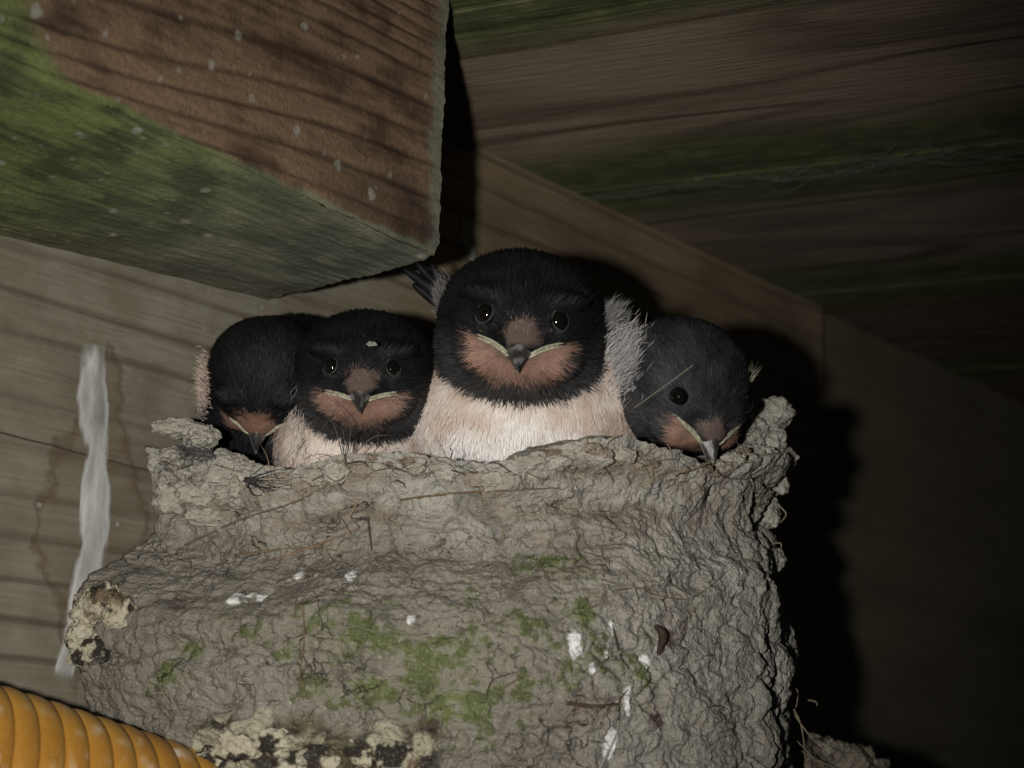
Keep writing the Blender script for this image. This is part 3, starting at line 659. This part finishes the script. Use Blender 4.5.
    hc = lerp(A([.062, .056, .054]), A([.020, .019, .019]), sst(-.95, -1.3, V[:, 1])); hc = lerp(hc, A([.20, .19, .175]), sst(.0, .25, fbm(V*A([9, 3, 9])+seed, 3))*.75); hc = lerp(hc, A([.16, .15, .14]), sst(-.02, -.06, V[:, 2])*sst(.08, .16, np.abs(V[:, 0]))*.6)
    mesh_obj('upper_beak', W(toq(V)), Fs, M_beak, root, col=hc)
    V, Fs = beak(-.155, -.62, True); V[:, 0] *= .9; V[:, 1] = -.86+(V[:, 1]+.86)*.86
    mesh_obj('lower_beak', W(toq(V)), [f[::-1] for f in Fs], M_beak, root, col=A([.05, .045, .042])[None].repeat(len(V), 0))
    for s_ in (-1, 1):
        for lip, (dz, r_) in enumerate(((.0, .018), (-.034, .023))):
            pts = []
            for (x, z) in GP:
                e = on_head(s_*x, z+dz*(1-.6*(x > .5))); e[1] -= .012; pts.append(toq(e))
            P = smooth_path(pts, 26); rr = r_*hw*np.sin(np.linspace(.7, 3.0, 26))**.7*(1+.30*fbm(np.stack([np.arange(26)*.45+lip*9+seed, np.zeros(26), np.zeros(26)], 1), 3))
            V, Fs = tube(P, rr, 8); mesh_obj('gape_flange', W(V), Fs, M_gape, root)
    # plumage
    tri = Q[SF]; ar = np.linalg.norm(np.cross(tri[:, 1]-tri[:, 0], tri[:, 2]-tri[:, 0]), axis=1); ar /= ar.sum()
    fi = g.choice(len(SF), nfe, p=ar); b = g.random((nfe, 2)); fl_ = b.sum(1) > 1; b[fl_] = 1-b[fl_]
    R_ = tri[fi, 0]+(tri[fi, 1]-tri[fi, 0])*b[:, :1]+(tri[fi, 2]-tri[fi, 0])*b[:, 1:]; Gn = grad(R_); h = hl(R_)
    keep = np.ones(nfe, bool)
    for e in eye_pos: keep &= np.linalg.norm(h-e, axis=1) > .145
    keep &= ~((h[:, 1] < -.84) & (np.abs(h[:, 0]) < .20) & (h[:, 2] < .04) & (h[:, 2] > -.22))
    for s_ in (-1, 1):
        for (x, z) in GP[1:]:
            keep &= np.linalg.norm(h-on_head(s_*x, z), axis=1) > .024
    R_, Gn, h = R_[keep], Gn[keep], h[keep]; m = len(R_)
    rr = np.linalg.norm(h, axis=1); isb = sst(1.03, 1.25, rr)
    bb = toq(A([0, -1.05, -.1])); away = R_-bb; dwn = A([0., .25, -1.])[None]
    flow = norm(away)*(1-isb[:, None]*.75)+dwn*(isb*.75)[:, None]
    if dors is not None: flow = flow*1
    flow = flow-Gn*np.sum(flow*Gn, 1)[:, None]; flow = norm(flow)
    face = sst(.75, .25, np.linalg.norm(h-A([0, -.95, -.1]), axis=1))
    L = hw*(.15-.09*face)*(1-isb)+.24*isb; L = L*g.uniform(.6, 1.35, m)
    Wd = (.0085*(1-isb)+.0075*isb)*g.uniform(.7, 1.4, m)*(1-.25*face)
    lift = .16-.05*isb+g.normal(0, .05, m)+.0
    D1 = norm(flow+Gn*lift[:, None]+g.normal(0, .10, (m, 3))*(1+isb[:, None]*1.3)); D2 = norm(flow+Gn*(lift*.2)[:, None]+g.normal(0, .17, (m, 3))*(1+isb[:, None]*.9)+A([0, 0, -.2])*isb[:, None])
    cc = colour(R_, .022); lum = sst(.03, .3, cc[:, :1]); cc = cc*np.clip(g.normal(1, 1, (m, 1))*(.26-.21*lum)+(.74+.21*lum), .35, 2.)
    tR, tD1, tD2, tL, tW, tC, tG = [], [], [], [], [], [], []
    for (cen, dirn, spread, cnt, ln, colr) in tufts:     # cm in the view frame
        r0 = A(cen)[None]+g.normal(0, 1, (cnt, 3))*A(spread); d_ = norm(A(dirn)[None]+g.normal(0, .22, (cnt, 3)))
        tR.append(r0); tD1.append(d_); tD2.append(norm(d_+g.normal(0, .28, (cnt, 3)))); tL.append(ln*g.uniform(.5, 1.2, cnt)); tW.append(.0036*g.uniform(.6, 1.4, cnt))
        tC.append(A(colr)[None]*np.clip(g.normal(1, .22, (cnt, 1)), .4, 1.7)); tG.append(np.tile(norm(A([.3, -1., .25])), (cnt, 1))+g.normal(0, .2, (cnt, 3)))
    if tufts:
        R_ = np.vstack([R_]+tR); D1 = np.vstack([D1]+tD1); D2 = np.vstack([D2]+tD2); L = np.concatenate([L]+tL); Wd = np.concatenate([Wd]+tW); cc = np.vstack([cc]+tC); Gn = np.vstack([Gn]+[norm(x) for x in tG]); m = len(R_)
    sdv = norm(np.cross(D1, Gn)+g.normal(0, .25, (m, 3)))
    p0 = R_-Gn*.01; p1 = R_+D1*(L*.5)[:, None]; p2 = p1+D2*(L*.5)[:, None]; wv = sdv*Wd[:, None]
    V = np.stack([p0-wv*.7, p0+wv*.7, p1+wv, p1-wv, p2], 1).reshape(-1, 3); i = np.arange(m)*5
    Fs = np.concatenate([np.stack([i, i+1, i+2], 1), np.stack([i, i+2, i+3], 1), np.stack([i+3, i+2, i+4], 1)])
    nv = norm(Gn+g.normal(0, 1, (m, 3))*(.14-.09*np.concatenate([lum, np.ones((m-len(lum), 1))])))
    vc = np.repeat(cc, 5, 0); vc = vc.reshape(m, 5, 3); lm = sst(.03, .3, cc[:, :1]); vc[:, :2] *= (.82+.13*lm)[:, None]; vc[:, 4] *= 1.18-.14*lm; vc = vc.reshape(-1, 3)
    mesh_obj('plumage', W(V), Fs, M_fea, root, col=np.clip(vc, 0, 1), nrm=np.repeat(nv@VM, 5, 0))
    for (pts, wd, colr) in wings:        # long flight feathers, cm in view frame
        P = smooth_path(pts, 20); k = 9; s = np.linspace(-1, 1, k); T = norm(np.gradient(P, axis=0)); X = norm(np.cross(T, A([0, -1., 0.2])))
        ww = wd*np.sin(np.linspace(.5, 3.08, 20))**.55
        V = P[:, None]+X[:, None]*(s[None, :, None]*ww[:, None, None])+A([0, -.06, 0])*(1-s**2)[None, :, None]
        V = V.reshape(-1, 3); V2 = V+A([0, .02, 0]); gf_ = grid_faces(20, k)
        Fa = [tuple(f) for f in gf_]+[tuple(int(i_)+len(V) for i_ in f[::-1]) for f in gf_]
        st_ = (1+.5*np.sin(np.tile(s, 20)*26+np.repeat(np.arange(20), k)*1.3))[:, None]; c_ = A(colr)[None]*st_; c_[np.abs(np.tile(s, 20)) < .1] *= 2.2
        mesh_obj('wing_feather', W(np.vstack([V, V2])), Fa, M_fea, root, col=np.clip(np.vstack([c_, c_]), 0, 1))
    return root, W

pxc = 1/60.
chick(521, 326, 27.8, 1.36, (-.01, -.985, -.15), (.10, -.15, .98),
      [((.02, 1.25, -1.55), (2.06, 1.75, 1.55)), ((0., 1.6, -.9), (1.55, 1.5, 1.2)), ((1.5, .75, -.85), (.42, .5, .55))],
      'largest and frontmost chick, sitting highest in the middle and staring straight ahead', 11,
      dors=((0, .8, .45), .75),
      tufts=[((1.68, .35, -.62), (.55, -.25, .6), (.15, .25, .24), 5200, .22, (.36, .345, .33)), ((1.42, .3, .10), (.75, -.2, .6), (.08, .2, .08), 700, .34, (.17, .165, .16)),
             ((-1.25, .35, .42), (-.45, -.25, .8), (.06, .2, .14), 700, .24, (.11, .105, .10)), ((1.75, .5, -1.0), (.5, -.3, .2), (.12, .2, .2), 260, .18, (.45, .41, .37))],
      wings=[([(-1.0, 1.3, .1), (-1.5, 1.2, .62), (-1.98, 1.1, .96)], .11, (.004, .004, .0045)), ([(-.95, 1.35, .1), (-1.4, 1.3, .65), (-1.78, 1.2, 1.08)], .11, (.0035, .0035, .004)), ([(-.9, 1.25, .15), (-1.3, 1.3, .6), (-1.52, 1.25, 1.05)], .11, (.005, .005, .0055)), ([(-.9, 1.25, .0), (-1.35, 1.3, .35), (-1.85, 1.25, .72)], .11, (.004, .004, .0045))])
chick(365, 374, 28.2, 1.15, (-.06, -.985, -.16), (.015, -.16, .98),
      [((-.1, 1.3, -1.35), (1.35, 1.5, 1.35)), ((-.75, .85, -1.15), (.65, .8, .85))],
      'chick second from the left, frowning face with a white speck on its dark crown', 12, rise=.07, dors=((0.1, .8, .55), .6),
      tufts=[((-1.0, .1, -.9), (-.2, -.4, -.8), (.10, .2, .3), 300, .35, (.40, .34, .30))])
chick(266, 376, 28.9, .97, (-.16, -.42, -.89), (-.15, -.88, .43),
      [((.55, 1.5, .05), (1.15, 1.55, 1.0)), ((.1, 1.6, -.7), (1.25, 1.4, 1.0))],
      'leftmost chick, head bowed so its crown and downward beak show', 13, fore=1.5, ringk=0, ex=.56, ez=.28, bl=1.15, rise=.18, dors=((0, -.2, 1), -1.5),
      tufts=[((-1.02, .1, -.15), (-.7, -.3, .3), (.05, .2, .22), 900, .13, (.36, .28, .235))])
chick(686, 386, 28.4, 1.14, (.387, -.622, -.681), (.471, -.501, .726),
      [((-.35, 1.5, -.4), (1.25, 1.5, 1.15)), ((-.1, 1.6, .1), (1.0, 1.2, .85))],
      'rightmost chick, head tilted down over the nest rim with one glinting eye', 14, dors=((0, .2, 1), -1.2), headshade=3.6, ex=.60, ez=.30, bl=1.12, rise=.24, brow=0, gx=1.35,
      tufts=[((1.02, .1, .0), (.15, -.1, .9), (.015, .05, .03), 26, .42, (.30, .29, .20))])

# small loose things on and round the chicks
M_f2 = m_attr('loose_feather', .8, .2, 40, .3, .0001, .3)
def blade_fan(name, base, tips, wd, colr, label, cat, seed):
    g = np.random.default_rng(seed); parts = []; cs = []
    for tp in tips:
        mid = (base+tp)/2+g.normal(0, .12, 3); P = smooth_path([base+g.normal(0, .03, 3), mid, tp], 14)
        V, Fs = tube(P, wd*(1-.8*np.linspace(0, 1, 14)), 5); parts.append((V, Fs)); cs.append(A(colr)[None]*g.uniform(.5, 1.6)*np.ones((len(V), 1)))
    V, Fs = join(parts); o = mesh_obj(name, V, Fs, M_f2, col=np.clip(np.vstack(cs), 0, 1)); return tag(o, label, cat)
b0 = at(345, 466, 26.9)
blade_fan('feather_wisp', b0, [at(x, y, 26.7) for x, y in ((327, 395), (322, 430), (368, 425), (378, 432), (385, 440), (335, 425), (400, 448), (305, 452), (300, 460), (290, 470), (392, 436))], .011, (.075, .065, .06), 'wisp of dark loose feather strands below the second chick from the left', 'feather', 3)
gF = np.random.default_rng(8)
b1 = at(210, 456, 27.3)
blade_fan('downy_feather', b1, [at(gF.uniform(160, 204), gF.uniform(436, 474), gF.uniform(27.1, 27.6)) for _ in range(46)], .007, (.085, .083, .078), 'grey downy feather caught among the mud pellets at the left rim', 'feather', 4)
b2 = at(246, 480, 26.8)
blade_fan('dark_feather', b2, [b2+(at(338, 482, 26.7)-b2)*gF.uniform(.25, 1)+A([0, 0, gF.normal(0, .07)]) for _ in range(40)], .009, (.035, .032, .03), 'black feather lying on the rim beneath the leftmost chick', 'feather', 5)
V, Fs = tube(smooth_path([at(634, 408, 26.7), at(662, 388, 26.6), at(693, 365, 26.5)], 20), .0045, 5)
tag(mesh_obj('grass_hair', V, Fs, M_straw, col=A([.35, .30, .20])[None].repeat(len(V), 0)), 'single pale hair-thin grass stalk crossing the rightmost chick', 'grass stalk')
pv = at(372, 344, 26.78)
o = pellet(pv, .05, 'dust_speck', colr=(.24, .235, .22), sq=(1.3, .5, .7), amp=1.1, parent=None); tag(o, 'tiny white speck on the crown of the second chick from the left', 'speck')

# ------------------------------------------------------------------ corrugated hose (lower left)
def hose():
    r0 = 1.9; T0 = at(0, 683, 24.2); T1 = at(250, 765, 26.4); ax = norm(T1-T0); Xn = norm(np.cross(ax, Fv)); 
    if Xn[2] > 0: Xn = -Xn
    view = norm(T0); dnv = norm(np.cross(view, ax)); dnv = dnv if dnv[2] < 0 else -dnv
    O = T0+dnv*r0
    m, k = 1500, 96; s = np.linspace(-5, 9, m); pitch = .38
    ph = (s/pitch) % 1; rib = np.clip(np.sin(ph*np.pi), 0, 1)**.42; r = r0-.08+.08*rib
    X = norm(np.cross(ax, zz)); Y = np.cross(X, ax); an = np.linspace(0, 2*np.pi, k, endpoint=False)
    bend = -.004*(s-1.7)**2
    V = O+ax*s[:, None, None]+(X*np.cos(an)[None, :, None]+Y*np.sin(an)[None, :, None])*r[:, None, None]+zz*bend[:, None, None]
    V = V.reshape(-1, 3); rb = np.repeat(rib, k)
    c = lerp(A([.47, .235, .030]), A([.34, .155, .020]), sst(-.3, .4, fbm(V*.7, 4)))
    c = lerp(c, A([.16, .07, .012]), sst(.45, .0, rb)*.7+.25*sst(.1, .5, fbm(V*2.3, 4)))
    w1, _, i_ = worley(V*1.5); c = lerp(c, A([.62, .56, .46]), sst(.2, .08, w1+.35*fbm(V*5, 4))*(i_ > .4)*.7)
    c = lerp(c, A([.62, .50, .34]), sst(.10, .5, fbm(V*A([2.2, 2.2, 2.2])+4, 5))*.75*sst(.5, 1, rb))
    t = NT('dusty_yellow_plastic'); t.fin(t.mix(t.rng(t.noise(t.co(), 25, 4), .5, .75, 0, .3), t.attr(), (.45, .36, .22)), .42, .45, t.bump(t.noise(t.co(), 20, 4), .25, .0003))
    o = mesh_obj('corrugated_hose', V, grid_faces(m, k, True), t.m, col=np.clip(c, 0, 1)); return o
tag(hose(), 'yellow-orange corrugated plastic hose with white specks, at the lower left corner', 'hose')

# cobwebs and debris along the gap between the roof boards
M_web = m_attr('dusty_cobweb', .9, .1, 30, .3, .0002, .3)
g = np.random.default_rng(21); parts = []
for i in range(150):
    s0 = g.uniform(-.5, 20); P0 = G1+bd*s0+be*g.normal(.1, .25)+zz*(-.03+g.uniform(-.05, .0)); L_ = g.uniform(.4, 2.6)
    P3 = P0+bd*L_*g.choice([-1, 1])+be*g.normal(0, .28)+zz*g.uniform(-.12, 0); parts.append(tube(smooth_path([P0, (P0+P3)/2+zz*g.uniform(-.25, -.02), P3], 8), g.uniform(.003, .009), 4))
V, Fs = join(parts); tag(mesh_obj('cobweb', V, Fs, M_web, col=A([.10, .11, .085])[None].repeat(len(V), 0)), 'dusty grey cobweb strands strung along the gap between two roof boards', 'cobweb', kind='stuff')

# small crumbs, pellets and rootlets along the lip of the nest
gR = np.random.default_rng(33)
for i in range(34):
    x = gR.uniform(190, 770); y = float(np.interp(x, [190, 230, 310, 350, 410, 450, 500, 545, 590, 620, 655, 700, 740, 770], [466, 470, 470, 462, 455, 466, 468, 454, 444, 446, 459, 470, 454, 440]))+gR.uniform(2, 16)
    P = hit(x, y, .0)
    if P is None: continue
    pellet(P, gR.uniform(.07, .19), seed=200+i*1.7, colr=[(.33, .31, .265), (.30, .27, .225), (.24, .20, .155)][i % 3], sq=(1.25, .8, .75), amp=.45)
for i in range(26):
    x = gR.uniform(230, 740); y = float(np.interp(x, [190, 310, 410, 500, 590, 655, 700, 740], [468, 470, 458, 468, 446, 461, 471, 456]))+gR.uniform(4, 22)
    a_ = gR.normal(0, .9)+(1.5 if gR.random() < .4 else 0); L_ = gR.uniform(8, 26)
    fibre([(x, y), (x+L_*.5*math.cos(a_)+gR.normal(0, 3), y+L_*.5*math.sin(a_)+gR.normal(0, 3)), (x+L_*math.cos(a_), y+L_*math.sin(a_))], gR.uniform(.012, .026), [dk, br, st][i % 3], m=12, lift=.02)

for i in range(60):
    x = gR.uniform(175, 775); y = float(np.interp(x, [175, 230, 310, 350, 410, 450, 500, 545, 590, 620, 655, 700, 740, 770], [456, 470, 470, 462, 455, 466, 468, 454, 444, 446, 459, 470, 454, 440]))
    P = hit(x, y+9, .0)
    if P is None: continue
    k_ = gR.uniform(.02, .20); P = P+A([0, 0, k_])+norm(P)*.06
    pellet(P, gR.uniform(.05, .15), seed=300+i*1.7, colr=[(.30, .285, .24), (.27, .245, .20), (.17, .135, .10)][i % 3], sq=(1.4, .9, .7), amp=.6)
for i in range(40):
    x = gR.uniform(180, 765); y = float(np.interp(x, [175, 310, 410, 500, 590, 655, 700, 740, 770], [458, 470, 458, 468, 446, 461, 471, 456, 440]))
    P = hit(x, y+12, .0)
    if P is None: continue
    d1 = A([gR.normal(0, .5), -.15, abs(gR.normal(0, .35))]); d1 = d1/np.linalg.norm(d1)*gR.uniform(.25, .75)
    fibre(None, gR.uniform(.007, .017), [dk, br, st, (.14, .12, .095)][i % 4], pts=[P+A([0, 0, .05]), P+d1*.5+gR.normal(0, .05, 3)-norm(P)*.05, P+d1+A([0, 0, -.05])-norm(P)*.04], m=10)
